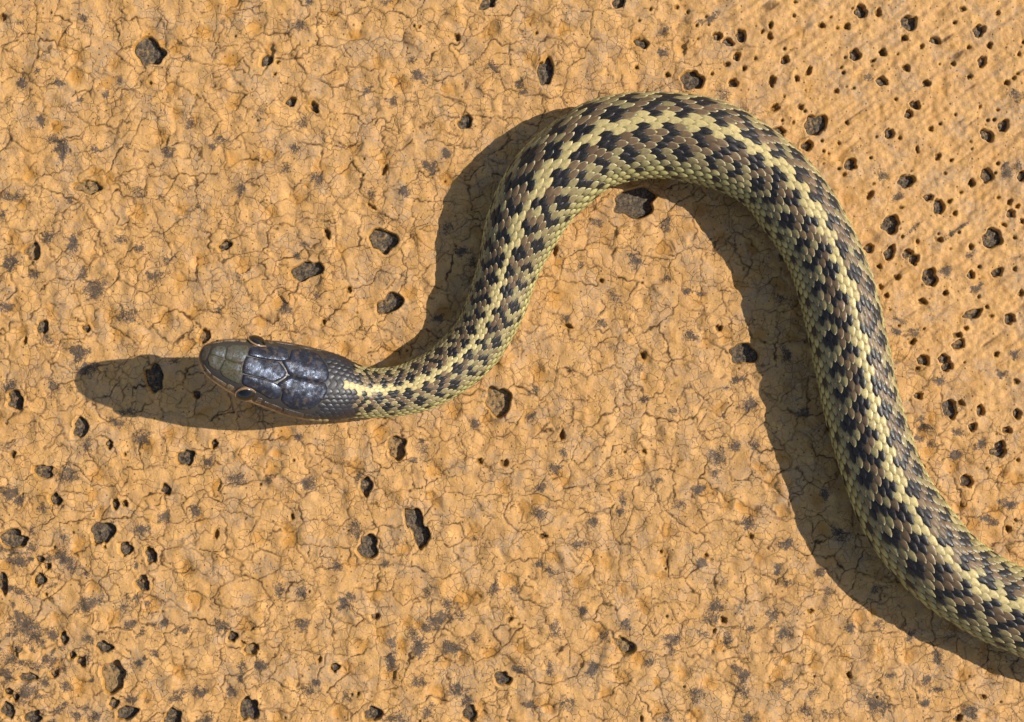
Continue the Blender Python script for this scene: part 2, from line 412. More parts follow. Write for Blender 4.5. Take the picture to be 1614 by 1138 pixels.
def build_ground():
    step = 1.57
    def axis(half):
        n = int(half / step)
        c = np.arange(-n, n + 1) * step
        out = []; d = step; x = c[-1]
        while x < 40000:
            d *= 1.28; x += d; out.append(x)
        out = np.array(out)
        return np.concatenate([-out[::-1], c, out]), c[-1]
    xs, xh = axis(985.0); ys, yh = axis(742.0)
    nx, ny = len(xs), len(ys)
    X, Y = np.meshgrid(xs, ys)
    dense = smooth(0, 60, np.minimum(xh - np.abs(X), yh - np.abs(Y)))
    # zone with brushed, pitted surface: upper right
    px, py = X + CX, CY - Y
    xb = 1040 + 0.72 * py + 60 * noise(X, Y, 260, 3)
    zone = smooth(-130, 190, px - xb) * smooth(820, 640, py)
    # warp
    wx = X + 5.5 * noise(X, Y, 24, 11) + 3.2 * noise(X, Y, 10, 12) + 1.1 * noise(X, Y, 5, 15)
    wy = Y + 5.5 * noise(X, Y, 24, 13) + 3.2 * noise(X, Y, 10, 14) + 1.1 * noise(X, Y, 5, 16)
    # undulation
    z = 3.2 * noise(X, Y, 170, 21) + 3.0 * noise(X, Y, 62, 22) * (1 - .5 * zone) + 2.3 * noise(X, Y, 31, 23) * (1 - .4 * zone) + 1.5 * noise(X, Y, 18, 27) * (1 - .3 * zone)
    z += .55 * noise(X, Y, 12, 24) + .26 * noise(X, Y, 5, 25)
    # round blisters and hollows
    f1, _, _, ch = voronoi(wx, wy, 46, 31)
    bl = smooth(19, 3, f1)
    z += np.where(ch > .62, 2.8, np.where(ch < .3, -3.2, 0)) * bl * (1 - .7 * zone)
    hollow = np.where(ch < .3, 1, .0) * smooth(17, 4, f1) * .8
    hollow = np.maximum(hollow, np.where(ch > .85, .35, 0) * smooth(17, 4, f1))
    hollow = hollow * (1 - .6 * zone) + .25 * smooth(.2, .8, noise(X, Y, 80, 26))
    # craquelure: coarse net with missing borders, plus a finer one
    _, e1, h1, _ = voronoi(wx, wy, 42, 41)
    _, e2, h2, _ = voronoi(wx + 7, wy - 3, 21, 42)
    s1 = np.where(h1 < .82, .55 + .65 * np.modf(h1 * 37)[0], 0)
    s2 = np.where(h2 < .62, .5 + .5 * np.modf(h2 * 53)[0], 0)
    fade = np.clip(.9 + .7 * noise(X, Y, 33, 43), .15, 1)
    w1 = 1.15 + .4 * noise(X, Y, 19, 44)
    c1 = np.exp(-(e1 / w1) ** 2) * s1 * fade
    c2 = np.exp(-(e2 / 1.05) ** 2) * s2 * np.clip(.6 + 1.1 * noise(X, Y, 40, 45), 0, 1)
    crack = np.maximum(c1, c2) * (1 - .82 * zone)
    lipz = np.exp(-((e1 - 3.2) / 2.2) ** 2) * s1 * .12
    z += (lipz - .75 * crack)
    # brushed ridges
    ca, sa = math.cos(math.radians(36)), math.sin(math.radians(36))
    u = X * ca + Y * sa; v = -X * sa + Y * ca
    st = noise(u / 7, v, 9, 51) + .6 * noise(u / 5, v, 17, 52)
    z += zone * (1.8 * st + .95 * noise(X, Y, 9, 53) + .32 * noise(X, Y, 4, 54))
    crack = np.maximum(crack, zone * .8 * smooth(-.45, -.95, st) * smooth(-.1, .4, noise(X, Y, 45, 55)))
    grey = smooth(-.05, .55, noise(X, Y, 52, 61) + .5 * noise(X, Y, 20, 62))
    stain = np.zeros_like(z); pit = np.zeros_like(z); rim = np.zeros_like(z)
    x0, y0 = np.searchsorted(xs, -xh), np.searchsorted(ys, -yh)
    def window(cx, cy, r):
        i0 = max(0, np.searchsorted(xs, cx - r)); i1 = min(nx, np.searchsorted(xs, cx + r))
        j0 = max(0, np.searchsorted(ys, cy - r)); j1 = min(ny, np.searchsorted(ys, cy + r))
        return slice(j0, j1), slice(i0, i1)
    def local(sl, cx, cy, rx, ry, ang):
        t = math.radians(ang)
        dx, dy = X[sl] - cx, Y[sl] - cy
        lx = dx * math.cos(t) + dy * math.sin(t); ly = -dx * math.sin(t) + dy * math.cos(t)
        return np.sqrt((lx / rx) ** 2 + (ly / ry) ** 2), np.arctan2(ly / ry, lx / rx)
    for i, q in enumerate(STAINS):
        cx, cy, rx, ry = q[0] - CX, CY - q[1], q[2], q[3]
        sl = window(cx, cy, 3.2 * max(rx, ry))
        rho, th = local(sl, cx, cy, rx, ry, q[4] if len(q) > 4 else 0)
        rho = rho / outline_fn(5000 + i, True)(th) + .5 * noise(X[sl], Y[sl], 11, 71) + .25 * noise(X[sl], Y[sl], 5, 72)
        stain[sl] = np.maximum(stain[sl], smooth(2.0, .2, rho) * (.70 + .30 * math.modf(i * .6180339)[0]))
    for i, q in enumerate(ORANGE):
        cx, cy, rx, ry = q[0] - CX, CY - q[1], q[2], q[3]
        sl = window(cx, cy, 2 * max(rx, ry))
        rho, th = local(sl, cx, cy, rx, ry, 0)
        m = smooth(1.2, .4, rho)
        hollow[sl] = np.maximum(hollow[sl], m)
        z[sl] -= 2.0 * m
    stones = []
    for i, q in enumerate(HOLES):
        cx, cy, rx, ry, ang = q[0] - CX, CY - q[1], q[2], q[3], q[4]
        r = math.sqrt(rx * ry)
        depth = 6.5 + .30 * r
        f = outline_fn(100 + i, True)
        sl = window(cx, cy, 2 * max(rx, ry))
        rho, th = local(sl, cx, cy, rx, ry, ang)
        d = (rho / f(th) - 1) * r
        inside = smooth(.9, -1.3, d)
        zc = float(np.mean(z[sl]))
        z[sl] = z[sl] * (1 - inside) + (zc - depth) * inside + .6 * np.exp(-((d - 2.5) / 2) ** 2)
        rim[sl] = np.maximum(rim[sl], smooth(1.6, -.2, d) * (.45 + .5 * (noise(X[sl], Y[sl], 14, 81) > -.1)))
        pit[sl] = np.maximum(pit[sl], smooth(-1.2, -3.0, d))
        crack[sl] *= smooth(-.5, 1, d); stain[sl] *= smooth(-.5, 1, d)
        stones.append((cx, cy, rx, ry, ang, zc, depth, 100 + i))
    for i, q in enumerate(PITS):
        cx, cy, rx, ry = q[0] - CX, CY - q[1], q[2], q[3]
        r = math.sqrt(rx * ry)
        f = outline_fn(900 + i, False)
        sl = window(cx, cy, 2.5 * max(rx, ry) + 4)
        rho, th = local(sl, cx, cy, rx, ry, (i * 37) % 60 - 30)
        d = (rho / f(th) - 1) * r
        inside = smooth(.8, -1.6, d)
        z[sl] -= (1.8 + .9 * r) * inside
        rim[sl] = np.maximum(rim[sl], smooth(1.8, 0, d) * .8)
        pit[sl] = np.maximum(pit[sl], smooth(-.2, -1.8, d) * (.5 + .45 * math.modf(i * .6180339)[0]))
    # many pin-prick pits, denser on the brushed part
    rr = np.random.default_rng(55)
    for i in range(620):
        cx, cy = rr.uniform(-xh + 60, xh - 60), rr.uniform(-yh + 60, yh - 60)
        iz = zone[np.searchsorted(ys, cy), np.searchsorted(xs, cx)]
        if rr.random() > .22 + .6 * iz:
            continue
        r = rr.uniform(1.2, 2.4) * (1 + .25 * iz)
        sl = window(cx, cy, r * 2 + 4)
        d = np.hypot(X[sl] - cx, Y[sl] - cy) - r
        ins = smooth(.9, -1.1, d)
        z[sl] -= 1.6 * r * ins
        pit[sl] = np.maximum(pit[sl], ins * .8)
        rim[sl] = np.maximum(rim[sl], smooth(2, 0, d) * .5)
    z *= smooth(-60, 0, np.minimum(xh - np.abs(X), yh - np.abs(Y)))
    crack *= dense; stain *= dense; pit *= dense; rim *= dense; zone = zone * dense
    hollow = hollow * dense + .15 * (1 - dense); grey = grey * dense + .4 * (1 - dense)
    co = np.stack([X, Y, z], -1).reshape(-1, 3) * U
    idx = np.arange(nx * ny, dtype=np.int32).reshape(ny, nx)
    quads = np.stack([idx[:-1, :-1], idx[:-1, 1:], idx[1:, 1:], idx[1:, :-1]], -1).reshape(-1)
    nf = len(quads) // 4
    me = bpy.data.meshes.new('ground')
    me.vertices.add(nx * ny); me.vertices.foreach_set('co', co.astype(np.float32).ravel())
    me.loops.add(nf * 4); me.loops.foreach_set('vertex_index', quads)
    me.polygons.add(nf)
    me.polygons.foreach_set('loop_start', np.arange(0, nf * 4, 4, dtype=np.int32))
    me.polygons.foreach_set('use_smooth', np.ones(nf, dtype=bool))
    me.update(calc_edges=True)
    for nm, ch in (('masks', (crack, stain, hollow, zone)), ('masks_more', (pit, rim, grey, dense))):
        at = me.color_attributes.new(nm, 'FLOAT_COLOR', 'POINT')
        at.data.foreach_set('color', np.stack(ch, -1).reshape(-1).astype(np.float32))
    g = link('ground', me, M_ground)
    g['kind'] = 'structure'
    g['label'] = 'ochre painted ground with fine cracks, dark holes and black growth'
    # the dark stones laid bare in the holes
    OCHRE = {(20, 24), (21, 11), (16, 18), (19, 10), (15, 13), (21, 24), (12, 9)}
    for (cx, cy, rx, ry, ang, zc, depth, seed) in stones:
        r0 = np.random.default_rng(seed + 7000)
        f = outline_fn(seed, True)
        big = rx * ry > 120
        nseg, rings = (38, 12) if big else (18, 5)
        fs = []
        t = math.radians(ang)
        top = zc - depth + .22 * depth
        kk = np.concatenate([[0], np.repeat(np.arange(1, rings + 1), nseg)])
        jj = np.concatenate([[0], np.tile(np.arange(nseg), rings)])
        th = 6.28318 * jj / nseg + .25 * (kk % 2) / rings
        rho = f(th) * kk / rings * 1.04
        lx, ly = rx * rho * np.cos(th), ry * rho * np.sin(th)
        x, y = lx * math.cos(t) - ly * math.sin(t), lx * math.sin(t) + ly * math.cos(t)
        xx = x + seed * 91.0
        h = top - 3.0 * (kk == rings) + r0.uniform(-.35, .35, len(kk)) + 2.2 * noise(xx, y, 13, 95) + 2.0 * noise(xx, y, 6.5, 96) + .9 * noise(xx, y, 3.4, 97)
        vs = np.stack([x, y, h], 1) * U
        ring = lambda k, j: 0 if k == 0 else 1 + (k - 1) * nseg + j % nseg
        for k in range(rings):
            for j in range(nseg):
                if k == 0:
                    fs.append((0, ring(1, j), ring(1, j + 1)))
                else:
                    fs.append((ring(k, j), ring(k + 1, j), ring(k + 1, j + 1), ring(k, j + 1)))
        me = mesh_from('exposed_stone', vs, fs)
        o = link('exposed_stone', me, M_stone3 if (rx, ry) in OCHRE else M_stone2 if seed % 5 in (0, 3) else M_stone, g)
        o.location = (cx * U, cy * U, 0)
    return g

ground = build_ground()

# ----------------------------------------------------------------------------
# the snake
# ----------------------------------------------------------------------------
EP = [(312,562),(313,571),(316,580),(326,593),(350,611),(379,627),(419,643),(459,657),(498,663),(528,663),(558,659),(597,659),(653,653),(690,641),
(727,621),(764,593),(792,561),(811,528),(829,493),(843,449),(857,419),(878,383),(903,346),(926,325),(961,297),(997,285),(1043,281),(1080,286),
(1124,297),(1157,312),(1179,328),(1203,361),(1219,382),(1234,405),(1249,438),(1264,489),(1279,557),(1289,604),(1303,670),(1330,760),(1357,830),
(1390,884),(1440,940),(1490,977),(1557,1014),(1614,1036),(1690,1058)]
EN = [(312,562),(314,552),(320,544),(340,536),(379,534),(420,536),(459,541),(498,550),(530,559),(558,571),(583,580),(610,579),(634,574),(671,556),(697,533),
(718,511),(730,487),(743,449),(753,414),(764,353),(778,309),(797,270),(820,238),(857,204),(913,165),(969,149),(1006,145),(1043,145),(1099,150),
(1135,158),(1179,178),(1234,216),(1278,257),(1311,301),(1333,339),(1352,378),(1362,400),(1382,457),(1393,511),(1404,560),(1416,621),(1434,680),
(1457,740),(1490,790),(1530,840),(1574,874),(1614,894),(1700,925)]
GUESS = [(313,562),(330,567),(360,576),(400,587),(450,598),(500,606),(550,614),(600,618),(655,606),(705,582),(745,545),(775,500),(798,435),(818,365),
(852,290),(905,240),(965,219),(1030,213),(1100,221),(1160,243),(1215,287),(1262,345),(1300,415),(1325,495),(1345,585),(1367,680),(1400,770),
(1440,840),(1495,900),(1560,945),(1625,972)]

def catmull(pts, n):
    p = np.array(pts, float)
    p = np.vstack([2 * p[0] - p[1], p, 2 * p[-1] - p[-2]])
    out = []
    for i in range(1, len(p) - 2):
        t = np.linspace(0, 1, n, endpoint=False)[:, None]
        a_, b_, c_, d_ = p[i - 1], p[i], p[i + 1], p[i + 2]
        out.append(.5 * ((2 * b_) + (-a_ + c_) * t + (2 * a_ - 5 * b_ + 4 * c_ - d_) * t ** 2 + (-a_ + 3 * b_ - 3 * c_ + d_) * t ** 3))
    out.append(p[-2][None])
    return np.vstack(out)

def resample(p, stepl):
    d = np.concatenate([[0], np.cumsum(np.linalg.norm(np.diff(p, axis=0), axis=1))])
    n = max(2, int(round(d[-1] / stepl)) + 1)
    s = np.linspace(0, d[-1], n)
    return np.stack([np.interp(s, d, p[:, k]) for k in range(p.shape[1])], 1), s

def hit(o, d, poly):
    a_ = poly[:-1]; b_ = poly[1:]
    e_ = b_ - a_
    den = d[0] * e_[:, 1] - d[1] * e_[:, 0]
    den = np.where(np.abs(den) < 1e-9, 1e-9, den)
    ao = a_ - o
    t = (ao[:, 0] * e_[:, 1] - ao[:, 1] * e_[:, 0]) / den
    q = (ao[:, 0] * d[1] - ao[:, 1] * d[0]) / den
    ok = (q >= 0) & (q <= 1) & (t > 0)
    return t[ok].min() if ok.any() else None

def gauss(v, sig):
    k = int(3 * sig) + 1
    g_ = np.exp(-.5 * (np.arange(-k, k + 1) / sig) ** 2); g_ /= g_.sum()
    out = np.empty_like(v)
    for c in range(v.shape[1]):
        out[:, c] = np.convolve(np.pad(v[:, c], k, mode='reflect', reflect_type='odd'), g_, 'valid')
    return out

ep, en = catmull(EP, 6), catmull(EN, 6)
cl = resample(catmull(GUESS, 12), 5.0)[0]
for it in range(5):
    tan = np.gradient(cl, axis=0); tan /= np.linalg.norm(tan, axis=1)[:, None]
    nor = np.stack([-tan[:, 1], tan[:, 0]], 1)      # image-down for a rightward course
    new = cl.copy(); hw = np.zeros(len(cl))
    for i in range(len(cl)):
        tp = hit(cl[i], nor[i], ep); tn = hit(cl[i], -nor[i], en)
        if tp is None or tn is None or tp > 130 or tn > 130:
            hw[i] = np.nan; continue
        new[i] = cl[i] + nor[i] * (tp - tn) * .5
        hw[i] = (tp + tn) * .5
    ends = new[[0, -1]]
    new = gauss(new, 2.0 if it < 4 else 1.2)
    cl = new
    cl, _ = resample(cl, 5.0)
tan = np.gradient(cl, axis=0); tan /= np.linalg.norm(tan, axis=1)[:, None]
nor = np.stack([-tan[:, 1], tan[:, 0]], 1)
hw = np.zeros(len(cl))
for i in range(len(cl)):
    tp = hit(cl[i], nor[i], ep); tn = hit(cl[i], -nor[i], en)
    hw[i] = np.nan if (tp is None or tn is None) else (tp + tn) * .5
ok = ~np.isnan(hw)
hw = np.interp(np.arange(len(hw)), np.where(ok)[0], hw[ok])
hw = gauss(hw[:, None], 1.6)[:, 0]
s_img = np.concatenate([[0], np.cumsum(np.linalg.norm(np.diff(cl, axis=0), axis=1))])
# height of the centre line: the head is lifted clear of the ground
LIFT_X = [0, 60, 120, 190, 250, 310, 370, 430]
LIFT_Z = [208, 183, 154, 121, 93, 71, 55, 47]
zc = np.interp(s_img, LIFT_X, LIFT_Z)
base = hw * .80
zc = np.where(s_img < 430, np.maximum(zc, base), base)
zc = gauss(zc[:, None], 6)[:, 0]
f_ = (H - zc) / H
P3 = np.stack([(cl[:, 0] - CX) * f_, (CY - cl[:, 1]) * f_, zc], 1)
R = hw * f_
R = np.where(s_img > 230, R * .978, R)
# the rest of the body and the tail, beyond the frame
tail2 = [(1690,1000),(1790,1022),(1900,1010),(2020,955),(2150,905),(2300,905),(2450,960),(2620,1010),(2800,985),(2980,915),(3180,880),(3400,920),(3620,985),(3850,990),(4080,930)]
tb = catmull([(x - CX, CY - y) for x, y in tail2], 10)
tb, st = resample(tb, 8.0)
Rt = R[-1] * np.clip(1 - (st / st[-1]) ** 1.6, .03, 1)
P3 = np.vstack([P3[:-2], np.stack([tb[:, 0], tb[:, 1], Rt * .80], 1)])
R = np.concatenate([R[:-2], Rt])
# even stations along the 3-D line
S = np.concatenate([[0], np.cumsum(np.linalg.norm(np.diff(P3, axis=0), axis=1))])
sN = np.concatenate([np.array([0, .6, 1.5, 3, 5]), np.arange(7.5, 300, 3.0), np.arange(300, S[-1], 6.0)])
PS = np.stack([np.interp(sN, S, P3[:, k]) for k in range(3)], 1)
PS = np.vstack([PS[:1], gauss(PS, 1.3)[1:]])
RS = np.interp(sN, S, R)
T = np.gradient(PS, sN, axis=0); T = gauss(T, 2); T /= np.linalg.norm(T, axis=1)[:, None]
UP = np.array([0, 0, 1.0])
SD = np.cross(T, UP); SD /= np.linalg.norm(SD, axis=1)[:, None]
BD = np.cross(SD, T)
HEAD_END = 205.0
roll = np.radians(12.0) * (1 - smooth(190, 300, sN))
SD2 = SD * np.cos(roll)[:, None] + BD * np.sin(roll)[:, None]
BD2 = BD * np.cos(roll)[:, None] - SD * np.sin(roll)[:, None]
# pattern roll (where the pale stripe runs), degrees
PHI0 = np.radians(np.interp(sN, [0, 190, 300, 420, 700, 900, 1100, 1400, 1800, 2200], [0, 0, -8, -6, -6, -14, -12, -6, -5, -6]))

headk = 1 - smooth(170, 300, sN)
snout = np.sqrt(np.clip(1 - (1 - np.clip(sN / 16, 0, 1)) ** 2, 0, 1))   # rounding of the tip
RS = np.where(sN < 60, np.maximum(RS, 0) * 1.0, RS)
Wd = RS.copy()
fr = sN < 24
Wd[fr] = np.minimum(Wd[fr], 28 * np.sqrt(np.clip(1 - (1 - np.clip(sN[fr] / 24, 0, 1)) ** 2, 0, 1)) + .3)
Ht_head = np.interp(sN, [0, 20, 60, 110, 160, 220, 300], [19, 21, 28, 33, 37, 40, 42]) * np.maximum(snout, .02)
Hb_head = np.interp(sN, [0, 20, 60, 110, 160, 220, 300], [14, 16, 22, 28, 33, 36, 38]) * np.maximum(snout, .02)
HT = headk * Ht_head + (1 - headk) * RS * .90
HB = headk * Hb_head + (1 - headk) * RS * .80
EXP = 2.0 + .7 * headk

def surf(s, phi, off=0.0):
    """point on the body at length s and angle phi from the back; off = height over the skin"""
    s = np.asarray(s, float); phi = np.asarray(phi, float)
    it = lambda A: np.stack([np.interp(s, sN, A[:, k]) for k in range(A.shape[1])], -1)
    W = np.interp(s, sN, Wd); ht = np.interp(s, sN, HT); hb = np.interp(s, sN, HB); ex = np.interp(s, sN, EXP)
    sn, cs = np.sin(phi), np.cos(phi)
    p = 2.0 / ex
    x = np.sign(sn) * np.abs(sn) ** p * W
    hh = np.where(cs > 0, ht, hb)
    zz = np.sign(cs) * np.abs(cs) ** p * hh
    # outward direction in the section
    nx_ = sn / np.maximum(W, 1); nz_ = cs / np.maximum(hh, 1)
    l = np.sqrt(nx_ ** 2 + nz_ ** 2) + 1e-9
    x = x + nx_ / l * off; zz = zz + nz_ / l * off
    return it(PS) + it(SD2) * x[..., None] + it(BD2) * zz[..., None]

snake = bpy.data.objects.new('snake', None)
col.objects.link(snake)
snake['label'] = 'checkered garter snake with pale back stripe, head raised above the ochre ground'
snake['category'] = 'snake'
ORG = np.array([(1040 - CX), (CY - 213), 0.0])
snake.location = tuple(ORG * U)
def loc(p):
    return (np.asarray(p) - ORG) * U

# skin ------------------------------------------------------------------------
NR = 56
ph = np.linspace(-math.pi, math.pi, NR, endpoint=False)
SS, PP = np.meshgrid(sN, ph, indexing='ij')
V = surf(SS, PP)
nst = len(sN)
verts = loc(V).reshape(-1, 3)
faces = []
for i in range(nst - 1):
    for j in range(NR):
        a0, b0 = i * NR + j, i * NR + (j + 1) % NR
        faces.append((a0, b0, b0 + NR, a0 + NR))
faces.append(tuple(range(NR - 1, -1, -1)))
faces.append(tuple((nst - 1) * NR + j for j in range(NR)))
skin = np.zeros((nst, NR, 3))
adeg = np.abs(np.degrees(PP))
hd = (SS < 200)
skin[:] = (.035, .030, .024)
lab = hd & (adeg > 84)
skin[lab] = (.50, .31, .15)
skin[(adeg > 128) & ~hd] = (.36, .33, .17)
skin[hd & (adeg > 60) & (adeg <= 84) & (SS < 75)] = (.16, .09, .045)
body = link('body', mesh_from('body', verts, faces, skin.reshape(-1, 3)), M_scale, snake)

# head plates -------------------------------------------------------------------
def phi_of(s, v):
    W = float(np.interp(s, sN, Wd)); ex = float(np.interp(s, sN, EXP))
    q = max(-.985, min(.985, v / max(W, 1e-3)))
    return math.copysign(math.asin(abs(q) ** (ex / 2.0)), q)

def plate(name, poly, colr, lift=1.3, inset=.0, label=None):
    """poly: (s, phi) outline"""
    p = np.array(poly, float)
    d = np.vstack([p, p[:1]])
    seg = np.concatenate([[0], np.cumsum(np.hypot(np.diff(d[:, 0]), np.diff(d[:, 1]) * 45))])
    n = 40
    q = np.linspace(0, seg[-1], n, endpoint=False)
    out = np.stack([np.interp(q, seg, d[:, 0]), np.interp(q, seg, d[:, 1])], 1)
    # soften the corners a little
    out = .8 * out + .1 * (np.roll(out, 1, 0) + np.roll(out, -1, 0))
    c = out.mean(0)
    rings = [(0, lift * 1.25), (.35, lift * 1.2), (.65, lift * 1.08), (.88, lift), (.975, lift * .85), (1.02, .0)]
    vs, cs, fs = [], [], []
    for k, (sc, h) in enumerate(rings):
        pts = c + (out - c) * sc
        if k == 0:
            pts = pts[:1]
        v = surf(pts[:, 0], pts[:, 1], np.full(len(pts), h))
        vs += list(loc(v))
        edge = .5 if k >= 5 else 1.0
        h = h * .42
        cs += [tuple(x * edge for x in colr)] * len(pts)
    rg = lambda k, j: 0 if k == 0 else 1 + (k - 1) * n + j % n
    for k in range(len(rings) - 1):
        for j in range(n):
            if k == 0:
                fs.append((0, rg(1, j), rg(1, j + 1)))
            else:
                fs.append((rg(k, j), rg(k + 1, j), rg(k + 1, j + 1), rg(k, j + 1)))
    # orientation outward
    me = mesh_from(name, vs, fs, cs)
    o = link(name, me, M_plate, snake)
    return o

KS = float(np.interp(502 - 312, s_img * 0 + np.interp(s_img, s_img, cl[:, 0] - 312), s_img))  # image length to the back of the head
SC = np.interp(KS, s_img, S[:len(s_img)] if len(S) >= len(s_img) else s_img) / 190.0              # stretch along the lifted head
def pl(name, pts, colr, lift=1.3):
    for sgn in ((1, -1) if pts[0][1] is not None else (1,)):
        q = [(f * SC, phi_of(f * SC, v * sgn * .95)) for f, v in pts]
        plate(name, q, colr, lift)
OL = (.050, .046, .026); BL = (.030, .030, .037); LIP = (.54, .34, .16); TN = (.22, .145, .07)
OL = (.066, .060, .032); BL = (.020, .020, .025)
plate('rostral_plate', [(1.2 * SC, math.radians(x)) for x in (-60, -20, 20, 60)] + [(7 * SC, math.radians(x)) for x in (40, 14, -14, -40)], (.10, .075, .04), .6)
pl('internasal_plate', [(9, .8), (9, 8), (14, 15), (24, 19), (28.5, 17), (29.5, .8)], OL, 1.0)
pl('prefrontal_plate', [(31, .8), (30, 18), (36, 24), (50, 28), (60, 30), (61, 16), (57.5, .8)], OL, 1.2)
plate('frontal_plate', [(f * SC, phi_of(f * SC, v)) for f, v in ((60, -12.5), (58.5, 0), (60, 12.5), (84, 13), (108, 15.5), (124, 0), (108, -15.5), (84, -13))], BL, 1.5)
pl('supraocular_plate', [(62, 15), (63, 27), (74, 32), (92, 35), (110, 41), (122, 38), (123, 22), (110, 17.2), (84, 14.6)], BL, 2.2)
pl('parietal_plate', [(126.5, 1.0), (112, 18.5), (124, 23.5), (126, 40), (146, 47), (170, 44), (184, 28), (190, 14), (188, 1.0)], BL, 1.7)
D = math.radians
def lat(name, f0, f1, a0, a1, colr, lift=1.0, skew=0.0):
    for sgn in (1, -1):
        plate(name, [(f0 * SC, sgn * D(a0)), ((f0 + f1) / 2 * SC, sgn * D(a0 - 1)), (f1 * SC, sgn * D(a0)),
                     ((f1 + skew) * SC, sgn * D(a1)), ((f0 + skew) * SC, sgn * D(a1))], colr, lift * .55)
lat('nasal_scale', 9, 22, 55, 80, TN, .9)
lat('loreal_scale', 24, 46, 58, 80, TN, .9)
lat('preocular_scale', 48, 57, 54, 82, TN, .9)
lat('postocular_scale', 92, 100, 56, 70, (.12, .075, .04), .9)
lat('postocular_scale', 92, 101, 71, 84, (.20, .12, .06), .9)
lat('temporal_scale', 103, 134, 62, 82, (.10, .06, .035), 1.1, 3)
lat('temporal_scale', 136, 166, 60, 80, (.07, .05, .034), 1.1, 4)
lat('temporal_scale', 168, 190, 62, 82, (.055, .042, .032), 1.1, 4)
ls = [5, 15, 28, 43, 60, 79, 103, 130, 160, 188]
for i in range(len(ls) - 1):
    c_ = LIP if i < 7 else (.20, .12, .06)
    lat('upper_lip_scale', ls[i] + .1, ls[i + 1] - .1, 83, 100, c_, .6, 2)
    lat('lower_lip_scale', ls[i] + .1, ls[i + 1] - .1, 102.5, 124, LIP, .6, 2)

# eyes and nostrils --------------------------------------------------------------
def uv_sphere(r, flat=1.0, n=20, m=14, cap=None):
    vs, fs = [], []
    tmax = math.pi if cap is None else cap
    for i in range(m + 1):
        t = tmax * i / m
        for j in range(n):
            p = 6.28318 * j / n
            vs.append((r * math.sin(t) * math.cos(p), r * math.sin(t) * math.sin(p), r * math.cos(t) * flat))
    for i in range(m):
        for j in range(n):
            fs.append((i * n + j, (i + 1) * n + j, (i + 1) * n + (j + 1) % n, i * n + (j + 1) % n))
    return vs, fs
def torus(r, t, n=30, m=8, sx=1.0):
    vs, fs = [], []
    for i in range(n):
        a_ = 6.28318 * i / n
        for j in range(m):
            b_ = 6.28318 * j / m
            vs.append(((r + t * math.cos(b_)) * math.cos(a_) * sx, (r + t * math.cos(b_)) * math.sin(a_), t * math.sin(b_)))
    for i in range(n):
        for j in range(m):
            fs.append((i * m + j, ((i + 1) % n) * m + j, ((i + 1) % n) * m + (j + 1) % m, i * m + (j + 1) % m))
    return vs, fs
def orient(vs, s, phi, off):
    """local z = outward, local x = along the head"""
    c0 = surf(s, phi, off); c1 = surf(s, phi, off + 2)
    z_ = (c1 - c0) / np.linalg.norm(c1 - c0)
    x_ = surf(s + 3, phi, off) - surf(s - 3, phi, off)
    x_ = x_ - z_ * np.dot(x_, z_); x_ /= np.linalg.norm(x_)
    y_ = np.cross(z_, x_)
    v = np.array(vs)
    return loc(c0 + v[:, :1] * x_ + v[:, 1:2] * y_ + v[:, 2:] * z_)
for sgn in (1, -1):
    s_e, p_e = 76 * SC, sgn * D(64)
    vs, fs = uv_sphere(14.5, .62)
    eye = link('eye', mesh_from('eye', orient(vs, s_e, p_e, -3.6), fs), M_iris, snake)
    vs, fs = uv_sphere(14.8, .64, cap=D(62))
    link('pupil', mesh_from('pupil', orient(vs, s_e, p_e, -3.6), fs), M_pupil, eye)
    vs, fs = torus(14.0, 1.1, sx=1.08)
    link('eye_ring', mesh_from('eye_ring', orient(vs, s_e, p_e, -.6), fs), M_lid, eye)
    vs, fs = uv_sphere(2.3, .5)
    link('nostril', mesh_from('nostril', orient(vs, 15 * SC, sgn * D(68), 1.2), fs), M_dark, snake)

# scales --------------------------------------------------------------------------
S0 = 176.0 * SC
sg = np.arange(S0, S[-1] - 25, 2.0)
pit_len = np.interp(np.interp(sg, sN, RS), [3, 30, 42, 55, 66, 72], [5, 9, 10.8, 15.2, 18.6, 19.4])
pit_len *= np.interp(sg, [S0, S0 + 60, S0 + 160], [.72, .8, 1.0])
nidx = np.concatenate([[0], np.cumsum(2.0 / pit_len[:-1])])
def s_of(k):
    return float(np.interp(k, nidx, sg))
def P_of(k):
    return float(np.interp(k, nidx, pit_len))
ROWS = 11
wrow = np.array([1.0 + .13 * max(0, j - 6) for j in range(ROWS + 1)])
cum = np.concatenate([[0], np.cumsum((wrow[:-1] + wrow[1:]) / 2)])
ANG = D(116) / (cum[-1] + wrow[-1] / 2)
YEL = np.array((.60, .465, .185)); PALE = np.array((.52, .45, .165)); BRN = np.array((.140, .077, .039)); BLK = np.array((.008, .008, .009))
OLV = np.array((.225, .168, .074)); CRM = np.array((.52, .44, .21))
N_sp = 2.2     # scales per spot
_jit = np.random.default_rng(3).uniform(-.09, .09, (2, 400))
def hsh(a_, b_, c_=0):
    return float(hash2(np.array([a_]), np.array([b_]), 77 + c_)[0])

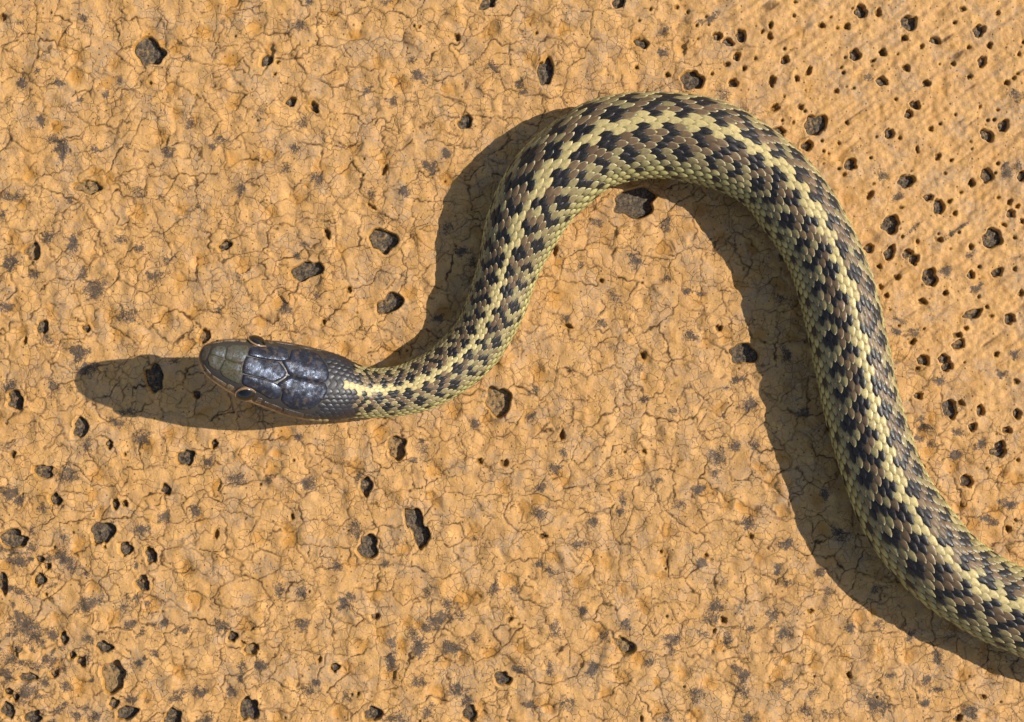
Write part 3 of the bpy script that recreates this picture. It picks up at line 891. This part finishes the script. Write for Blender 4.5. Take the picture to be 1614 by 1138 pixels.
def tint(j, k):
    """base colour and edge colour of the scale in row j at index k"""
    aj = abs(j); side = 0 if j >= 0 else 1
    kk = k + (.5 if j % 2 else 0)
    s_ = s_of(kk)
    f = s_ / SC
    if f < 236 + 22 * (hsh(j, k, 6) - .4) and aj <= 7:
        if f > 214 and aj <= 1 and hsh(j, k) > .9 - (f - 214) / 30:
            return YEL, YEL * .8
        return np.array((.014, .014, .017)) * (1 + .8 * hsh(j, k)), np.array((.02, .02, .024))
    if f < 204 and aj >= 9:
        return YEL * 1.0, YEL * .8
    if f < 250 and aj in (7, 8, 9):
        return np.array((.022, .019, .017)), np.array((.03, .026, .02))
    r = hsh(j, k, 1)
    off = 1.0 if side else 0.0
    def near(shift):
        # distance (in scales) to the nearest spot of one lengthwise row of spots
        c = round((kk - off - shift) / 2.6)
        jit = .25 * (hsh(c, side, 3) - .5)
        return abs(kk - off - shift - 2.6 * c - jit)
    du, dl = near(0.0), near(1.3)
    if aj == 0:
        return YEL * (.85 + .25 * r), YEL * .8
    if aj == 1:
        if du < .6:
            return BLK, BLK * 1.5
        if hsh(j, k, 5) < .2:
            return (BRN * .7 + OLV * .5), CRM * .7
        return YEL * (.8 + .25 * r), YEL * .75
    if aj in (2, 3):
        if du < (.66 if aj == 2 else .45):
            return BLK * (.8 + .5 * r), BLK * 1.6
        return ((OLV * .8 + PALE * .3) if hsh(j, k, 11) < .08 else (BRN * .8 + OLV * .22)) * (.7 + .55 * r), (CRM if r > .2 else BRN * 1.3)
    if aj == 4:
        if dl < .55:
            return BLK * (.8 + .5 * r), BLK * 1.6
        return ((OLV * .8 + PALE * .2) if hsh(j, k, 11) < .35 else (BRN * .75 + OLV * .3)) * (.7 + .55 * r), CRM
    if aj in (5, 6):
        if dl < (.70 if aj == 5 else .55):
            return BLK * (.8 + .5 * r), BLK * 1.6
        return (OLV * .75 + BRN * .15) * (.8 + .5 * r) + PALE * ((.3 if aj == 6 else .14) if hsh(j, k, 11) < .5 else .05), CRM
    if aj == 7:
        return (OLV * .7 + PALE * .35) * (.8 + .4 * r), CRM * .8
    if aj == 8 and du < .3:
        return BLK * 1.6, PALE * .5
    if aj == 10 and dl < .3:
        return BLK * 2, PALE * .4
    return PALE * (.8 + .3 * r), PALE * .38

NA = [0, .18, .42, .66, .85, .96, 1.0]
HWF = [.40, .58, .665, .62, .40, .18, .04]
LIFTF = [-.8, .1, .9, 1.5, 1.8, 1.7, 1.4]
NB = [-1, -.74, 0, .74, 1]
nb = len(NB)
def scale_geo(j, k):
    aj = abs(j); kk = k + (.5 if j % 2 else 0)
    s0 = s_of(kk); Pl = P_of(kk)
    sc_h = Pl / 18.0
    phic = math.copysign(cum[aj] * ANG, j) if j else 0.0
    phic += float(np.interp(s0, sN, PHI0))
    wj = wrow[aj] * ANG * (.86 if aj >= 7 else .97)
    A_ = s0 + (np.array(NA) - .5) * (1.22 if aj >= 7 else 1.42) * Pl
    ss, pp, off, ed = [], [], [], []
    skew = (hsh(j, k, 8) - .5) * .06
    bulge = .75 + .3 * hsh(j, k, 9)
    for ia, a_ in enumerate(NA):
        for b_ in NB:
            ss.append(A_[ia] + skew * Pl * b_)
            pp.append(phic + b_ * HWF[ia] * wj)
            keel = .55 * (1 - abs(b_)) ** 3 * (1 if aj < 10 else .3) * math.sin(math.pi * min(1, a_ + .05))
            off.append(sc_h * bulge * (LIFTF[ia] * (1 - .95 * abs(b_) ** 2.2) - .15 * abs(b_) ** 2 + keel))
            ed.append(1 if abs(b_) == 1 and 1 < ia or ia >= 5 else 0)
    v = surf(np.array(ss), np.array(pp), np.array(off))
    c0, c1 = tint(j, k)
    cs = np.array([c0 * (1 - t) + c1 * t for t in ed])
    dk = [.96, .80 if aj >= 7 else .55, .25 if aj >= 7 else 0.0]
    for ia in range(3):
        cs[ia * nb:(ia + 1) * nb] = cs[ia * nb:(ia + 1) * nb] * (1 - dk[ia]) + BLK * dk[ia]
    return v, cs
SF = [(i * nb + j, i * nb + j + 1, (i + 1) * nb + j + 1, (i + 1) * nb + j) for i in range(len(NA) - 1) for j in range(nb - 1)]
allsc = []
camp = np.array([0, 0, H])
kmax = int(nidx[-1])
for k in range(0, kmax):
    for j in range(-ROWS, ROWS + 1):
        if k < 2 and abs(j) <= 6 and s_of(k + .5 * (j % 2)) < 184 * SC:
            continue
        v, c = scale_geo(j, k)
        # projected size in the picture
        q = v.reshape(len(NA), nb, 3)
        d1 = q[-1, 2] - q[0, 2]; d2 = q[2, -1] - q[2, 0]
        m = v.mean(0); vd_ = (m - camp); dist = np.linalg.norm(vd_)
        area = abs(np.dot(np.cross(d1, d2), vd_ / dist)) / dist ** 2
        nrm = np.cross(d1, d2); up_ = np.dot(surf(s_of(k), 0) * 0 + (m - np.array([np.interp(s_of(k), sN, PS[:, t]) for t in range(3)])), -vd_ / dist)
        px_, py_ = m[0] * H / (H - m[2]) + CX, CY - m[1] * H / (H - m[2])
        vis = 8 < px_ < 1606 and 8 < py_ < 1130 and up_ > 12
        allsc.append((area * 1e6 if vis else 0, v, c))
order = sorted(range(len(allsc)), key=lambda i: -allsc[i][0])
single = set(order[:300])
vs, cs, fs = [], [], []
for i, (ar, v, c) in enumerate(allsc):
    if i in single:
        m = v.mean(0)
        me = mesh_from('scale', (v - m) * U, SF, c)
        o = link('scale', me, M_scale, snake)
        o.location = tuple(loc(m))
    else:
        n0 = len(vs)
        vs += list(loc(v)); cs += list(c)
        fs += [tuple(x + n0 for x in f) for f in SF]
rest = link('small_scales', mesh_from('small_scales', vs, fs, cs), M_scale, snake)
rest['kind'] = 'stuff'
# belly plates
vs, cs, fs = [], [], []
a0 = D(117)
for k in range(4, kmax):
    s0, Pl = s_of(k), P_of(k)
    n0 = len(vs)
    na, nbb = 4, 13
    ssg, ppg, of = [], [], []
    for ia in range(na):
        for jb in range(nbb):
            ssg.append(s0 + (ia / (na - 1) - .5) * 1.25 * Pl)
            ppg.append(a0 + (2 * math.pi - 2 * a0) * jb / (nbb - 1) + float(np.interp(s0, sN, PHI0)))
            of.append([-.4, .5, 1.0, .7][ia])
    v = surf(np.array(ssg), np.array(ppg), np.array(of))
    vs += list(loc(v)); cs += [tuple(PALE * (.8 + .2 * hsh(k, 3)) * (.12 if i // nbb == 0 else .5 if i // nbb == 1 else 1)) for i in range(len(v))]
    fs += [(n0 + i * nbb + j, n0 + i * nbb + j + 1, n0 + (i + 1) * nbb + j + 1, n0 + (i + 1) * nbb + j) for i in range(na - 1) for j in range(nbb - 1)]
bel = link('belly_scales', mesh_from('belly_scales', vs, fs, cs), M_scale, snake)
bel['kind'] = 'stuff'
